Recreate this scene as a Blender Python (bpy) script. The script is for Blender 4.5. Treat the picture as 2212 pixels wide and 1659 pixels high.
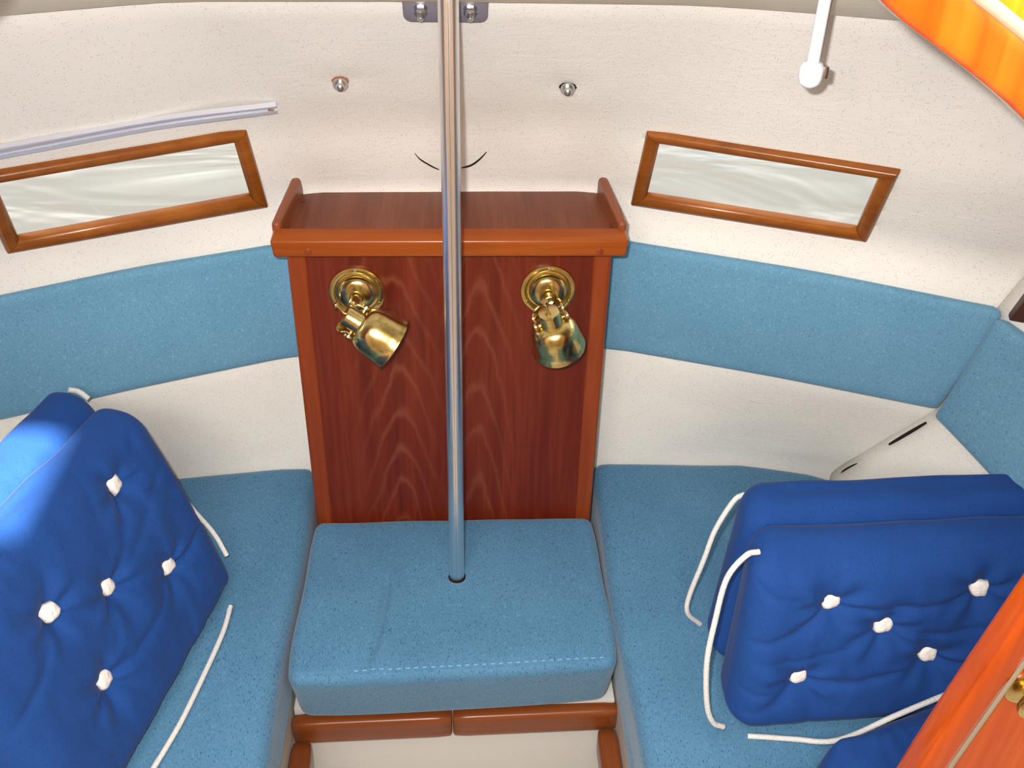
import bpy, bmesh, math, random
from mathutils import Vector, Matrix, noise as mnoise
random.seed(7)
for o in list(bpy.data.objects): bpy.data.objects.remove(o)
SC = bpy.context.scene
COL = SC.collection
# ------------------------------------------------------------------ camera
cam_d = bpy.data.cameras.new('camera'); cam = bpy.data.objects.new('camera', cam_d); COL.objects.link(cam)
cam_d.sensor_fit = 'HORIZONTAL'; cam_d.sensor_width = 36.0; cam_d.lens = 36.0 * 2110.0 / 2212.0
cam_d.clip_start = 0.02; cam_d.clip_end = 300
PITCH, YAW, ROLL = math.radians(35.32), math.radians(3.72), math.radians(1.61)
fw = Vector((math.sin(YAW) * math.cos(PITCH), math.cos(YAW) * math.cos(PITCH), -math.sin(PITCH)))
rt = Vector((math.cos(YAW), -math.sin(YAW), 0)); up = rt.cross(fw)
rt, up = math.cos(ROLL) * rt + math.sin(ROLL) * up, -math.sin(ROLL) * rt + math.cos(ROLL) * up
CAMLOC = Vector((.0114, -1.1987, 1.1206))
M3 = Matrix((rt, up, -fw)).transposed()
cam.matrix_world = Matrix.Translation(CAMLOC) @ M3.to_4x4()
SC.camera = cam
# ------------------------------------------------------------------ world, sun, hatch light, exposure
SC.view_settings.view_transform = 'Standard'; SC.view_settings.look = 'None'
SC.view_settings.gamma = 1.0; SC.view_settings.use_curve_mapping = False
SC.view_settings.exposure = 0.0
SKY = 3.4
w = bpy.data.worlds.new('sky'); SC.world = w; w.use_nodes = True
nt = w.node_tree; nt.nodes.clear()
wo = nt.nodes.new('ShaderNodeOutputWorld'); wb = nt.nodes.new('ShaderNodeBackground')
tc = nt.nodes.new('ShaderNodeTexCoord'); nz = nt.nodes.new('ShaderNodeTexNoise'); cr = nt.nodes.new('ShaderNodeValToRGB')
nz.inputs['Scale'].default_value = 3.0; nz.inputs['Detail'].default_value = 6
cr.color_ramp.elements[0].position = .35; cr.color_ramp.elements[0].color = (.62, .72, .78, 1)
cr.color_ramp.elements[1].position = .65; cr.color_ramp.elements[1].color = (1, .99, .94, 1)
nt.links.new(tc.outputs['Generated'], nz.inputs['Vector']); nt.links.new(nz.outputs['Fac'], cr.inputs['Fac'])
nt.links.new(cr.outputs['Color'], wb.inputs['Color']); wb.inputs['Strength'].default_value = SKY
nt.links.new(wb.outputs[0], wo.inputs[0])

def lamp(name, kind, loc, energy, color=(1, 1, 1), target=None, **kw):
    d = bpy.data.lights.new(name, kind); d.energy = energy; d.color = color
    for k, v in kw.items(): setattr(d, k, v)
    o = bpy.data.objects.new(name, d); COL.objects.link(o); o.location = loc
    if target is not None:
        o.rotation_euler = (Vector(target) - Vector(loc)).to_track_quat('-Z', 'Y').to_euler()
    return o
SUN = Vector((-.42, .52, -.74)).normalized()
lamp('sun', 'SUN', (2, -3, 4), 38.0, (1, .94, .80), target=Vector((2, -3, 4)) + SUN, angle=math.radians(1.5))
lamp('hatch_daylight', 'AREA', (-.25, -1.75, 1.60), 40.0, (1, .97, .91), target=(-.02, -.1, .35), shape='RECTANGLE', size=.95, size_y=.6)
lamp('overhead_area_lamp', 'AREA', (0, -.95, 1.62), 9.0, (1, .96, .91), target=(0, -.3, .0), shape='RECTANGLE', size=.9, size_y=.3)  # soft area lamp just below the deckhead slabs, aimed down at the seats
lamp('camera_flash', 'AREA', CAMLOC - rt * .035 + up * .035, 17.0, (1, .98, 1.0), target=CAMLOC - rt * .03 + fw, shape='RECTANGLE', size=.022, size_y=.012)

# ------------------------------------------------------------------ materials
def srgb(r, g, b):
    f = lambda c: (c / 255 / 12.92) if c / 255 <= .04045 else ((c / 255 + .055) / 1.055) ** 2.4
    return (f(r), f(g), f(b), 1)
def newmat(name):
    m = bpy.data.materials.new(name); m.use_nodes = True
    t = m.node_tree; b = t.nodes['Principled BSDF']; return m, t, b
def node(t, k, **kw):
    n = t.nodes.new(k)
    for a, v in kw.items():
        if a in n.inputs.keys(): n.inputs[a].default_value = v
        else: setattr(n, a, v)
    return n
def mathn(t, op, a, b=None, clamp=False):
    n = t.nodes.new('ShaderNodeMath'); n.operation = op; n.use_clamp = clamp
    for i, v in enumerate((a, b)):
        if v is None: continue
        if isinstance(v, (int, float)): n.inputs[i].default_value = v
        else: t.links.new(v, n.inputs[i])
    return n.outputs[0]
def mapping(t, scale=(1, 1, 1), rot=(0, 0, 0), coord='Object'):
    c = t.nodes.new('ShaderNodeTexCoord'); m = t.nodes.new('ShaderNodeMapping')
    m.inputs['Scale'].default_value = scale; m.inputs['Rotation'].default_value = rot
    t.links.new(c.outputs[coord], m.inputs['Vector']); return m.outputs[0]
def ramp(t, fac, stops):
    r = t.nodes.new('ShaderNodeValToRGB'); e = r.color_ramp.elements
    while len(e) < len(stops): e.new(.5)
    for el, (p, c) in zip(e, stops): el.position = p; el.color = c
    t.links.new(fac, r.inputs['Fac']); return r.outputs['Color']
def mix(t, fac, a, b, mode='MIX'):
    n = t.nodes.new('ShaderNodeMix'); n.data_type = 'RGBA'; n.blend_type = mode
    for s, v in ((0, fac), (6, a), (7, b)):
        if hasattr(v, 'default_value') or hasattr(v, 'links'): t.links.new(v, n.inputs[s])
        else: n.inputs[s].default_value = v
    return n.outputs[2]
def bump(t, b, h, strength=.3, dist=.001, prev=None):
    n = t.nodes.new('ShaderNodeBump'); n.inputs['Strength'].default_value = strength; n.inputs['Distance'].default_value = dist
    t.links.new(h, n.inputs['Height'])
    if prev is not None: t.links.new(prev, n.inputs['Normal'])
    t.links.new(n.outputs[0], b.inputs['Normal']); return n.outputs[0]
def noise(t, vec, scale, detail=4, rough=.5, dist=0):
    n = node(t, 'ShaderNodeTexNoise', Scale=scale, Detail=detail, Roughness=rough, Distortion=dist)
    t.links.new(vec, n.inputs['Vector']); return n.outputs['Fac']

def vinyl_mat(name, col, specks=True):
    m, t, b = newmat(name); v = mapping(t)
    base = ramp(t, noise(t, v, 6, 3), [(.3, tuple(c * .95 for c in col[:3]) + (1,)), (.7, col)])
    fine = noise(t, mapping(t, (1, 1, 1)), 330, 3, .6)
    wr = noise(t, mapping(t, (22, 40, 90)), 1.0, 4, .6, 1.2)
    if specks:
        vo = node(t, 'ShaderNodeTexVoronoi', Scale=380.0, Randomness=1.0); t.links.new(mapping(t, (1, 1, .8)), vo.inputs['Vector'])
        dots = mathn(t, 'LESS_THAN', vo.outputs['Distance'], .21)
        sel = mathn(t, 'GREATER_THAN', noise(t, v, 120, 2), .49)
        spec = mathn(t, 'MULTIPLY', mathn(t, 'MULTIPLY', dots, sel), .55)
        base = mix(t, spec, base, srgb(138, 126, 116))
    t.links.new(base, b.inputs['Base Color']); b.inputs['Roughness'].default_value = .62
    b.inputs['Specular IOR Level'].default_value = .3
    n1 = bump(t, b, wr, .35, .0016)
    bump(t, b, fine, .35, .0006, n1)
    return m
VINYL = vinyl_mat('cream_vinyl', srgb(228, 224, 214))
VINYL2 = vinyl_mat('ceiling_vinyl', srgb(243, 236, 214), False)

def fabric_mat(name, light, dark, speck, fine=900, rough=.9, plain=False):
    m, t, b = newmat(name)
    n1 = noise(t, mapping(t), 7, 3); base = ramp(t, n1, [(.3, dark), (.7, light)])
    st = noise(t, mapping(t, (1.6, .55, .8)), 420, 2, .6)
    base = mix(t, mathn(t, 'MULTIPLY', mathn(t, 'SUBTRACT', st, .56, True), 7.0, True), base, speck)
    st2 = noise(t, mapping(t, (1.2, .6, .8)), 300, 2, .6)
    lt = light if plain else tuple(min(1, c * 1.35) for c in light[:3]) + (1,)
    base = mix(t, mathn(t, 'MULTIPLY', mathn(t, 'SUBTRACT', st2, .56, True), 4.0, True), base, lt)
    t.links.new(base, b.inputs['Base Color']); b.inputs['Roughness'].default_value = rough
    b.inputs['Specular IOR Level'].default_value = .15
    b.inputs['Sheen Weight'].default_value = .05 if plain else .2; b.inputs['Sheen Roughness'].default_value = .4
    big = noise(t, mapping(t), 14, 3)
    n = bump(t, b, big, .25, .006)
    bump(t, b, noise(t, mapping(t, (1.3, .8, 1)), fine, 2, .7), .15 if plain else .5, .0008, n)
    return m
FAB = fabric_mat('seat_fabric', srgb(78, 121, 150), srgb(70, 112, 141), srgb(42, 76, 104))
FABB = fabric_mat('back_fabric', srgb(100, 144, 168), srgb(92, 137, 162), srgb(76, 117, 143))
ROYAL = fabric_mat('royal_cotton', srgb(29, 67, 129), srgb(25, 61, 121), srgb(22, 55, 113), 1500, .85, plain=True)
TUFT, t_, b_ = newmat('white_tape'); b_.inputs['Base Color'].default_value = srgb(226, 220, 214); b_.inputs['Roughness'].default_value = .9
bump(t_, b_, noise(t_, mapping(t_, (1, 1, 1)), 500, 3), .9, .0012)
CORD, t_, b_ = newmat('white_cord'); b_.inputs['Base Color'].default_value = srgb(198, 197, 192); b_.inputs['Roughness'].default_value = .8
vo = node(t_, 'ShaderNodeTexVoronoi', Scale=420.0); t_.links.new(mapping(t_), vo.inputs['Vector']); bump(t_, b_, vo.outputs['Distance'], .7, .001)

def wood_mat(name, c0, c1, c2, axis='Z', rough=.3, coat=.3, cathedral=None, scale=1.0, streak=None):
    m, t, b = newmat(name)
    lo, hi = 6 * scale, 130 * scale
    sc = {'X': (lo, hi, hi), 'Y': (hi, lo, hi), 'Z': (hi, hi, lo)}[axis]
    fine = noise(t, mapping(t, sc), 1, 4, .6, .6)
    sc2 = tuple(s * .22 for s in sc)
    broad = noise(t, mapping(t, sc2), 1, 4, .55, .8)
    f = mathn(t, 'ADD', mathn(t, 'MULTIPLY', fine, .45), mathn(t, 'MULTIPLY', broad, .55))
    base = ramp(t, f, [(.33, c0), (.5, c1), (.68, c2)])
    hgt = f
    if cathedral:
        c = t.nodes.new('ShaderNodeTexCoord'); s = t.nodes.new('ShaderNodeSeparateXYZ'); t.links.new(c.outputs['Object'], s.inputs[0])
        warp = mathn(t, 'ADD', noise(t, mapping(t, (9, 9, 3.2)), 1, 4), mathn(t, 'MULTIPLY', noise(t, mapping(t, (40, 40, 16)), 1, 3), .22))
        for (x0, wdt, zfreq, amp) in cathedral:
            dx = mathn(t, 'ABSOLUTE', mathn(t, 'SUBTRACT', s.outputs['X'], x0))
            k = mathn(t, 'MULTIPLY', mathn(t, 'SQRT', mathn(t, 'ADD', mathn(t, 'MULTIPLY', dx, dx), .00012)), 44.0)
            arg = mathn(t, 'ADD', mathn(t, 'MULTIPLY', s.outputs['XYZ'.index('Z')], zfreq), k)
            arg = mathn(t, 'ADD', arg, mathn(t, 'MULTIPLY', warp, 2.6))
            wv = mathn(t, 'SINE', mathn(t, 'MULTIPLY', arg, 6.283))
            line = mathn(t, 'POWER', mathn(t, 'MULTIPLY', mathn(t, 'ADD', wv, 1.0), .5), 7.0)
            mask = mathn(t, 'SUBTRACT', 1.0, mathn(t, 'DIVIDE', dx, wdt), True)
            mask = mathn(t, 'MULTIPLY', mask, mathn(t, 'ADD', .2, noise(t, mapping(t, (9, 9, 5)), 1, 2), True))
            base = mix(t, mathn(t, 'MULTIPLY', mathn(t, 'MULTIPLY', line, mask), amp), base, streak)
    t.links.new(base, b.inputs['Base Color']); b.inputs['Roughness'].default_value = rough
    b.inputs['Specular IOR Level'].default_value = .28; b.inputs['Coat Weight'].default_value = coat * .45; b.inputs['Coat Roughness'].default_value = .18
    bump(t, b, hgt, .25, .0006)
    return m
VENEER = wood_mat('teak_veneer', srgb(78, 22, 9), srgb(92, 30, 14), srgb(108, 42, 22), 'Z', .36, .12,
                  [(-.083, .075, 12.0, .5), (.040, .070, 11.0, .5)], 1, srgb(134, 76, 52))
VENTOP = wood_mat('teak_shelf_veneer', srgb(92, 46, 28), srgb(108, 56, 36), srgb(124, 70, 48), 'Y', .5, .0, None, .8)
TEAK = wood_mat('solid_teak_x', srgb(116, 50, 9), srgb(134, 62, 13), srgb(150, 80, 24), 'X', .32, .35, None, .5)
TEAKY = wood_mat('solid_teak_y', srgb(112, 56, 28), srgb(130, 68, 36), srgb(146, 82, 48), 'Y', .4, .1, None, .5)
POST = wood_mat('solid_teak_z', srgb(104, 40, 14), srgb(120, 50, 19), srgb(138, 66, 28), 'Z', .32, .3, None, .5)
WIN = wood_mat('window_teak', srgb(112, 58, 14), srgb(132, 72, 18), srgb(150, 88, 30), 'X', .3, .4, None, .6)
LIPW = wood_mat('lip_teak', srgb(96, 46, 18), srgb(112, 57, 24), srgb(132, 76, 38), 'X', .3, .35, None, .5)
LIPY = wood_mat('lip_teak_y', srgb(96, 46, 18), srgb(110, 55, 24), srgb(126, 70, 34), 'Y', .3, .35, None, .5)
VARN = wood_mat('varnished_wood', srgb(150, 54, 6), srgb(178, 72, 10), srgb(206, 104, 22), 'Z', .16, .7, None, .35)

def simple(name, col, rough=.5, metal=0.0, spec=.5, bumpy=None):
    m, t, b = newmat(name); b.inputs['Base Color'].default_value = col; b.inputs['Roughness'].default_value = rough
    b.inputs['Metallic'].default_value = metal; b.inputs['Specular IOR Level'].default_value = spec
    if bumpy: bump(t, b, noise(t, mapping(t), bumpy, 3), .25, .001)
    return m
GEL = simple('white_gelcoat', srgb(188, 186, 180), .35, bumpy=9)
STEEL = simple('polished_steel', (.86, .84, .82, 1), .3, 1)
NUTM = simple('nut_steel', (.62, .62, .60, 1), .28, 1, bumpy=160)
PLATE = simple('steel_plate', (.30, .27, .30, 1), .38, .6)
ALU = simple('aluminium', srgb(200, 200, 208), .42, .3)
DARK = simple('dark_gap', srgb(40, 34, 30), .9, 0, .1)
WROD = simple('white_lacquer', srgb(240, 242, 245), .25)
DWOOD = simple('dark_wood', srgb(70, 38, 24), .5, bumpy=60)
GREYSEAL = simple('grey_sealant', srgb(150, 136, 112), .45, .1, bumpy=260)
RUST = simple('rust_stain', srgb(176, 120, 84), .9)
def brass_mat():
    m, t, b = newmat('aged_brass'); v = mapping(t)
    base = ramp(t, noise(t, v, 45, 4), [(.35, (.56, .42, .14, 1)), (.65, (.80, .66, .30, 1))])
    sp = mathn(t, 'GREATER_THAN', noise(t, v, 380, 2), .66)
    base = mix(t, mathn(t, 'MULTIPLY', sp, .6), base, (.22, .14, .06, 1))
    t.links.new(base, b.inputs['Base Color']); b.inputs['Metallic'].default_value = 1
    r = mathn(t, 'ADD', .12, mathn(t, 'MULTIPLY', noise(t, v, 60, 3), .2)); t.links.new(r, b.inputs['Roughness'])
    bump(t, b, noise(t, v, 110, 3), .12, .001); return m
BRASS = brass_mat()
def pane_mat():
    m = bpy.data.materials.new('acrylic_pane'); m.use_nodes = True; t = m.node_tree; t.nodes.clear()
    o = t.nodes.new('ShaderNodeOutputMaterial'); mx = t.nodes.new('ShaderNodeMixShader'); tr = t.nodes.new('ShaderNodeBsdfTransparent')
    gl = t.nodes.new('ShaderNodeBsdfGlossy'); gl.inputs['Roughness'].default_value = .03
    lw = t.nodes.new('ShaderNodeLayerWeight'); lw.inputs['Blend'].default_value = .5
    fr = mathn(t, 'ADD', .03, mathn(t, 'MULTIPLY', mathn(t, 'POWER', lw.outputs['Facing'], 4.0), .5))
    tr.inputs['Color'].default_value = (.98, .98, .97, 1)
    t.links.new(fr, mx.inputs[0]); t.links.new(tr.outputs[0], mx.inputs[1]); t.links.new(gl.outputs[0], mx.inputs[2]); t.links.new(mx.outputs[0], o.inputs[0])
    return m
PANE = pane_mat()
def water_mat():
    m, t, b = newmat('harbour_water'); b.inputs['Base Color'].default_value = srgb(62, 60, 58); b.inputs['Roughness'].default_value = .12
    b.inputs['IOR'].default_value = 1.33
    bump(t, b, noise(t, mapping(t, (1.0, 2.2, 1)), .8, 3, .45, .8), 1.0, .09); return m
WATER = water_mat()

# ------------------------------------------------------------------ object helpers
def tag(o, label=None, cat=None, group=None, kind=None):
    if label: o['label'] = label
    if cat: o['category'] = cat
    if group: o['group'] = group
    if kind: o['kind'] = kind
    return o
def worldloc(o):
    v = Vector((0, 0, 0))
    while o is not None: v += o.location; o = o.parent
    return v
def empty(name, loc, label=None, cat=None, group=None):
    o = bpy.data.objects.new(name, None); COL.objects.link(o); o.location = loc; o.empty_display_size = .05
    return tag(o, label, cat, group)
def mesh(name, verts, faces, mat, parent=None, smooth=True, origin=None):
    """verts in world space; the object's origin goes to its base"""
    me = bpy.data.meshes.new(name)
    vs = [Vector(v) for v in verts]
    if origin is None:
        if parent is not None: origin = worldloc(parent)
        else:
            n = len(vs); origin = Vector((sum(v.x for v in vs) / n, sum(v.y for v in vs) / n, min(v.z for v in vs)))
    origin = Vector(origin)
    me.from_pydata([tuple(v - origin) for v in vs], [], faces); me.update()
    bm = bmesh.new(); bm.from_mesh(me); bmesh.ops.recalc_face_normals(bm, faces=bm.faces); bm.to_mesh(me); bm.free()
    if smooth:
        me.shade_smooth()
    o = bpy.data.objects.new(name, me); COL.objects.link(o); me.materials.append(mat)
    if parent is not None:
        o.parent = parent; o.location = origin - worldloc(parent)
    else: o.location = origin
    return o
def struct(o): o['kind'] = 'structure'; return o
def auto(o, ang=40):
    me = o.data; bm = bmesh.new(); bm.from_mesh(me)
    for e in bm.edges:
        if len(e.link_faces) == 2 and e.calc_face_angle(0) > math.radians(ang): e.smooth = False
    bm.to_mesh(me); bm.free(); return o
def bevel(o, w=.002, seg=2, ang=35):
    bm = bmesh.new(); bm.from_mesh(o.data)
    es = [e for e in bm.edges if len(e.link_faces) == 2 and e.calc_face_angle(0) > math.radians(ang)]
    bmesh.ops.bevel(bm, geom=es, offset=w, segments=seg, affect='EDGES', profile=.6)
    bm.to_mesh(o.data); bm.free(); return auto(o, 50)
def box(name, p0, p1, mat, parent=None, bev=.0, seg=2):
    (x0, y0, z0), (x1, y1, z1) = p0, p1
    v = [(x, y, z) for z in (z0, z1) for y in (y0, y1) for x in (x0, x1)]
    f = [(0, 2, 3, 1), (4, 5, 7, 6), (0, 1, 5, 4), (2, 6, 7, 3), (0, 4, 6, 2), (1, 3, 7, 5)]
    o = mesh(name, v, f, mat, parent, smooth=bev > 0)
    if bev: bevel(o, bev, seg)
    return o
def hexa(name, c8, mat, parent=None, bev=0, seg=2):
    """c8: bottom four then top four, each counter-clockwise"""
    f = [(3, 2, 1, 0), (4, 5, 6, 7), (0, 1, 5, 4), (1, 2, 6, 5), (2, 3, 7, 6), (3, 0, 4, 7)]
    o = mesh(name, c8, f, mat, parent, smooth=bev > 0)
    if bev: bevel(o, bev, seg)
    return o
def catmull(P, n=8, closed=False):
    P = [Vector(p) for p in P]; out = []
    N = len(P)
    for i in range(N - 1):
        p0 = P[i - 1] if i else P[0] * 2 - P[1]; p1, p2 = P[i], P[i + 1]
        p3 = P[i + 2] if i + 2 < N else P[-1] * 2 - P[-2]
        for k in range(n):
            u = k / n
            out.append(.5 * ((2 * p1) + (p2 - p0) * u + (2 * p0 - 5 * p1 + 4 * p2 - p3) * u * u + (3 * p1 - p0 - 3 * p2 + p3) * u ** 3))
    out.append(P[-1]); return out
def tube(name, pts, r, mat, parent=None, seg=12, flat=None, radii=None):
    pts = [Vector(p) for p in pts]; V = []; F = []
    prev = None
    for i, p in enumerate(pts):
        tg = (pts[min(i + 1, len(pts) - 1)] - pts[max(i - 1, 0)]).normalized()
        if prev is None:
            a = Vector((0, 0, 1)) if abs(tg.z) < .9 else Vector((1, 0, 0)); u = tg.cross(a).normalized()
        else: u = (prev - tg * prev.dot(tg)).normalized()
        prev = u; v = tg.cross(u); rr = radii[i] if radii else r
        for k in range(seg):
            a = 2 * math.pi * k / seg; V.append(p + u * math.cos(a) * rr + v * math.sin(a) * rr * (flat or 1))
    for i in range(len(pts) - 1):
        for k in range(seg):
            a = i * seg + k; b = i * seg + (k + 1) % seg; F.append((a, b, b + seg, a + seg))
    F.append(tuple(range(seg))[::-1]); F.append(tuple(range((len(pts) - 1) * seg, len(pts) * seg)))
    return auto(mesh(name, V, F, mat, parent), 50)
def lathe(name, prof, origin, axis, mat, parent=None, seg=40, closed=False):
    """prof: (radius, distance along axis)"""
    ax = Vector(axis).normalized(); a = Vector((0, 0, 1)) if abs(ax.z) < .9 else Vector((1, 0, 0))
    u = ax.cross(a).normalized(); v = ax.cross(u); O = Vector(origin); V = []; F = []
    for r, h in prof:
        for k in range(seg):
            t = 2 * math.pi * k / seg; V.append(O + ax * h + (u * math.cos(t) + v * math.sin(t)) * max(r, 1e-5))
    n = len(prof)
    for i in range(n - 1 if not closed else n):
        j = (i + 1) % n
        for k in range(seg):
            F.append((i * seg + k, i * seg + (k + 1) % seg, j * seg + (k + 1) % seg, j * seg + k))
    if not closed:
        if prof[0][0] > 1e-4: F.append(tuple(range(seg)))
        if prof[-1][0] > 1e-4: F.append(tuple(range((n - 1) * seg, n * seg)))
    return auto(mesh(name, V, F, mat, parent), 45)
def grid_box(nx, ny, nz):
    idx = {}; V = []; F = []
    def g(i, j, k):
        if (i, j, k) not in idx: idx[(i, j, k)] = len(V); V.append((i / nx, j / ny, k / nz))
        return idx[(i, j, k)]
    for i in range(nx):
        for j in range(ny):
            F.append((g(i, j, 0), g(i, j + 1, 0), g(i + 1, j + 1, 0), g(i + 1, j, 0)))
            F.append((g(i, j, nz), g(i + 1, j, nz), g(i + 1, j + 1, nz), g(i, j + 1, nz)))
    for i in range(nx):
        for k in range(nz):
            F.append((g(i, 0, k), g(i + 1, 0, k), g(i + 1, 0, k + 1), g(i, 0, k + 1)))
            F.append((g(i, ny, k), g(i, ny, k + 1), g(i + 1, ny, k + 1), g(i + 1, ny, k)))
    for j in range(ny):
        for k in range(nz):
            F.append((g(0, j, k), g(0, j, k + 1), g(0, j + 1, k + 1), g(0, j + 1, k)))
            F.append((g(nx, j, k), g(nx, j + 1, k), g(nx, j + 1, k + 1), g(nx, j, k + 1)))
    return V, F
def soft_box(name, dims, r, n, warp, mat, parent=None, origin=None):
    """a rounded box of dims (metres), then each normalised point goes through warp(a,b,c)->world"""
    V, F = grid_box(*n); L = dims; out = []
    for a in V:
        p = [a[i] * L[i] for i in range(3)]
        q = [min(max(p[i], r), L[i] - r) for i in range(3)]
        d = Vector([p[i] - q[i] for i in range(3)])
        if d.length > 1e-9: d = d.normalized() * r
        p = [(q[i] + d[i]) / L[i] for i in range(3)]
        out.append(warp(*p))
    return mesh(name, out, F, mat, parent, origin=origin)
def interp(tab, x):
    if x <= tab[0][0]: (x0, y0), (x1, y1) = tab[0], tab[1]
    elif x >= tab[-1][0]: (x0, y0), (x1, y1) = tab[-2], tab[-1]
    else:
        for (x0, y0), (x1, y1) in zip(tab, tab[1:]):
            if x0 <= x <= x1: break
    return y0 + (y1 - y0) * (x - x0) / (x1 - x0)

# ------------------------------------------------------------------ setting: lining of the fore cabin
ROWS = [(-.62, [(-.80, .02), (-.475, .108), (-.253, .136), (.246, .138), (.503, .126), (.80, .02)]),
        (.02, [(-.80, .02), (-.475, .102), (-.253, .130), (.246, .132), (.503, .120), (.664, .078), (.80, .01)]),
        (.25, [(-.80, -.105), (-.65, -.045), (-.476, .030), (-.25, .118), (.25, .130), (.495, .045), (.737, -.05), (.82, -.08)]),
        (.44, [(-.80, -.12), (-.60, -.02), (-.44, .060), (-.243, .130), (.245, .136), (.52, .035), (.752, -.075), (.82, -.10)]),
        (.505, [(-.80, -.12), (-.585, -.018), (-.266, .126), (-.22, .160), (.22, .166), (.268, .133), (.585, .010), (.80, -.09)]),
        (.64, [(-.80, -.20), (-.537, -.067), (-.271, .077), (-.12, .098), (.12, .100), (.269, .075), (.569, -.062), (.80, -.17)]),
        (.845, [(-.80, -.27), (-.452, -.153), (-.296, -.089), (-.05, -.079), (.277, -.079), (.403, -.108), (.503, -.138), (.80, -.18)])]
def wall_y(x, z):
    zs = [r[0] for r in ROWS]
    z = min(max(z, zs[0]), zs[-1])
    for i in range(len(zs) - 1):
        if zs[i] <= z <= zs[i + 1]: break
    a, b = interp(ROWS[i][1], x), interp(ROWS[i + 1][1], x); u = (z - zs[i]) / (zs[i + 1] - zs[i])
    return a + (b - a) * u
def wall_yn(x, z):   # softened: the lining follows the hull in one smooth sweep
    s = 0; n = 0
    for dx in (-.03, 0, .03):
        for dz in (-.02, 0, .02):
            s += wall_y(x + dx, z + dz); n += 1
    return s / n
def crease_x(z): return interp([(-.62, .655), (.02, .664), (.25, .737), (.44, .757), (.505, .772), (.64, .80), (.845, .80)], z)
# windows: corners (x,z): the frame is a parallelogram lying in the slanted lining
WR = [(.268, .133, .505), (.585, .012, .505), (.569, -.062, .64), (.269, .075, .64)]
WL = [(-.585, -.016, .505), (-.266, .127, .505), (-.271, .077, .64), (-.566, -.082, .64)]
def inside_quad(x, z, Q, shrink=.006):
    c = [sum(q[0] for q in Q) / 4, sum(q[2] for q in Q) / 4]; P = []
    for q in Q:
        P.append((q[0] + (shrink if q[0] < c[0] else -shrink) * 1.3, q[2] + (shrink if q[2] < c[1] else -shrink)))
    s = True
    for (x0, z0), (x1, z1) in zip(P, P[1:] + P[:1]):
        if (x1 - x0) * (z - z0) - (z1 - z0) * (x - x0) < 0: s = False
    return s
PUCK = [(-.135, .72), (.152, .714)]
def lining_sheet(name, x0, x1, dy=0.0):
    V = []; F = []; st = .01
    nx = int(round((x1 - x0) / st)); zr = [(-.62 + .08 * i) for i in range(8)] + [-.02 + .0096 * i for i in range(91)]
    zr = [z for z in zr if z < .85] + [.85]
    for z in zr:
        xe = min(x1, crease_x(z)) if x1 > 0 else x1
        xs = max(x0, -crease_x(z)) if x0 < 0 else x0
        for i in range(nx + 1):
            x = xs + (xe - xs) * i / nx
            y = wall_yn(x, z) + .0012 * mnoise.noise(Vector((x * 9, z * 14, 3)))
            for (px, pz) in PUCK:
                d = math.hypot((x - px) * .55, z - pz); y += .004 * math.exp(-(d / .014) ** 2)
            V.append((x, y + dy, z))
    W = nx + 1
    for j in range(len(zr) - 1):
        for i in range(nx):
            q = (j * W + i, j * W + i + 1, (j + 1) * W + i + 1, (j + 1) * W + i)
            cx = sum(V[k][0] for k in q) / 4; cz = sum(V[k][2] for k in q) / 4
            if inside_quad(cx, cz, WR) or inside_quad(cx, cz, WL): continue
            F.append(q)
    return V, F
V, F = lining_sheet('wall_front', -.82, .82)
wall = struct(mesh('wall_front', V, F, VINYL, origin=(0, .1, -.62)))
sm = wall.modifiers.new('thick', 'SOLIDIFY'); sm.thickness = .012; sm.offset = 1 if wall.data.polygons[200].normal.y > 0 else -1
# hull sides running aft from the creases
def side_sheet(sgn):
    V = []; F = []; zr = [-.62, -.3, .02, .1, .18, .25, .35, .44, .53, .66, .75, .85, .95, 1.08]; ny = 16
    for z in zr:
        xc = crease_x(min(z, .845)); yc = wall_yn(sgn * xc, min(z, .845)) + .004
        flare = .10 * max(0, min(1, (z + .1) / .5))
        for j in range(ny + 1):
            u = j / ny; y = yc + (-.66 - yc) * u
            V.append((sgn * (xc + (.02 + flare) * u ** .8), y, z))
    for j in range(len(zr) - 1):
        for i in range(ny): a = j * (ny + 1) + i; F.append((a, a + 1, a + ny + 2, a + ny + 1))
    return V, F
for sgn, nm in ((1, 'wall_right'), (-1, 'wall_left')):
    V, F = side_sheet(sgn); o = struct(mesh(nm, V, F, VINYL)); s = o.modifiers.new('thick', 'SOLIDIFY'); s.thickness = .012
    s.offset = 0
# ceiling of the fore cabin: proud lip at its front edge, rising aft
def ceil_z(y): return .845 + (-.085 - y) * .36
V = []; F = []; xs = [-.86 + .04 * i for i in range(44)]
for x in xs:
    yc = wall_yn(max(-.79, min(.79, x)), .845); e = Vector((0, -.80, -.60)) * .020
    y0, z0 = yc + .03, .845 + .0
    lip = (yc + e.y * .5, .848 + e.z * .5)
    V.append((x, yc + .012, .870)); V.append((x, yc + .004, .8465)); V.append((x, lip[0], lip[1])); V.append((x, lip[0] - .006, lip[1] + .001))
    for k in range(1, 9):
        u = k / 8; y = lip[0] - .006 + (-.66 - lip[0]) * u; V.append((x, y, lip[1] + .001 + u * (1.15 - lip[1])))
    V.append((x, -.66, 1.18)); 
n = 13
for i in range(len(xs) - 1):
    for k in range(n): a = i * n + k; b = i * n + (k + 1) % n; F.append((a, b, b + n, a + n))
F.append(tuple(range(n))); F.append(tuple(range((len(xs) - 1) * n, len(xs) * n)))
struct(auto(mesh('ceiling', V, F, VINYL2), 30))

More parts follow.
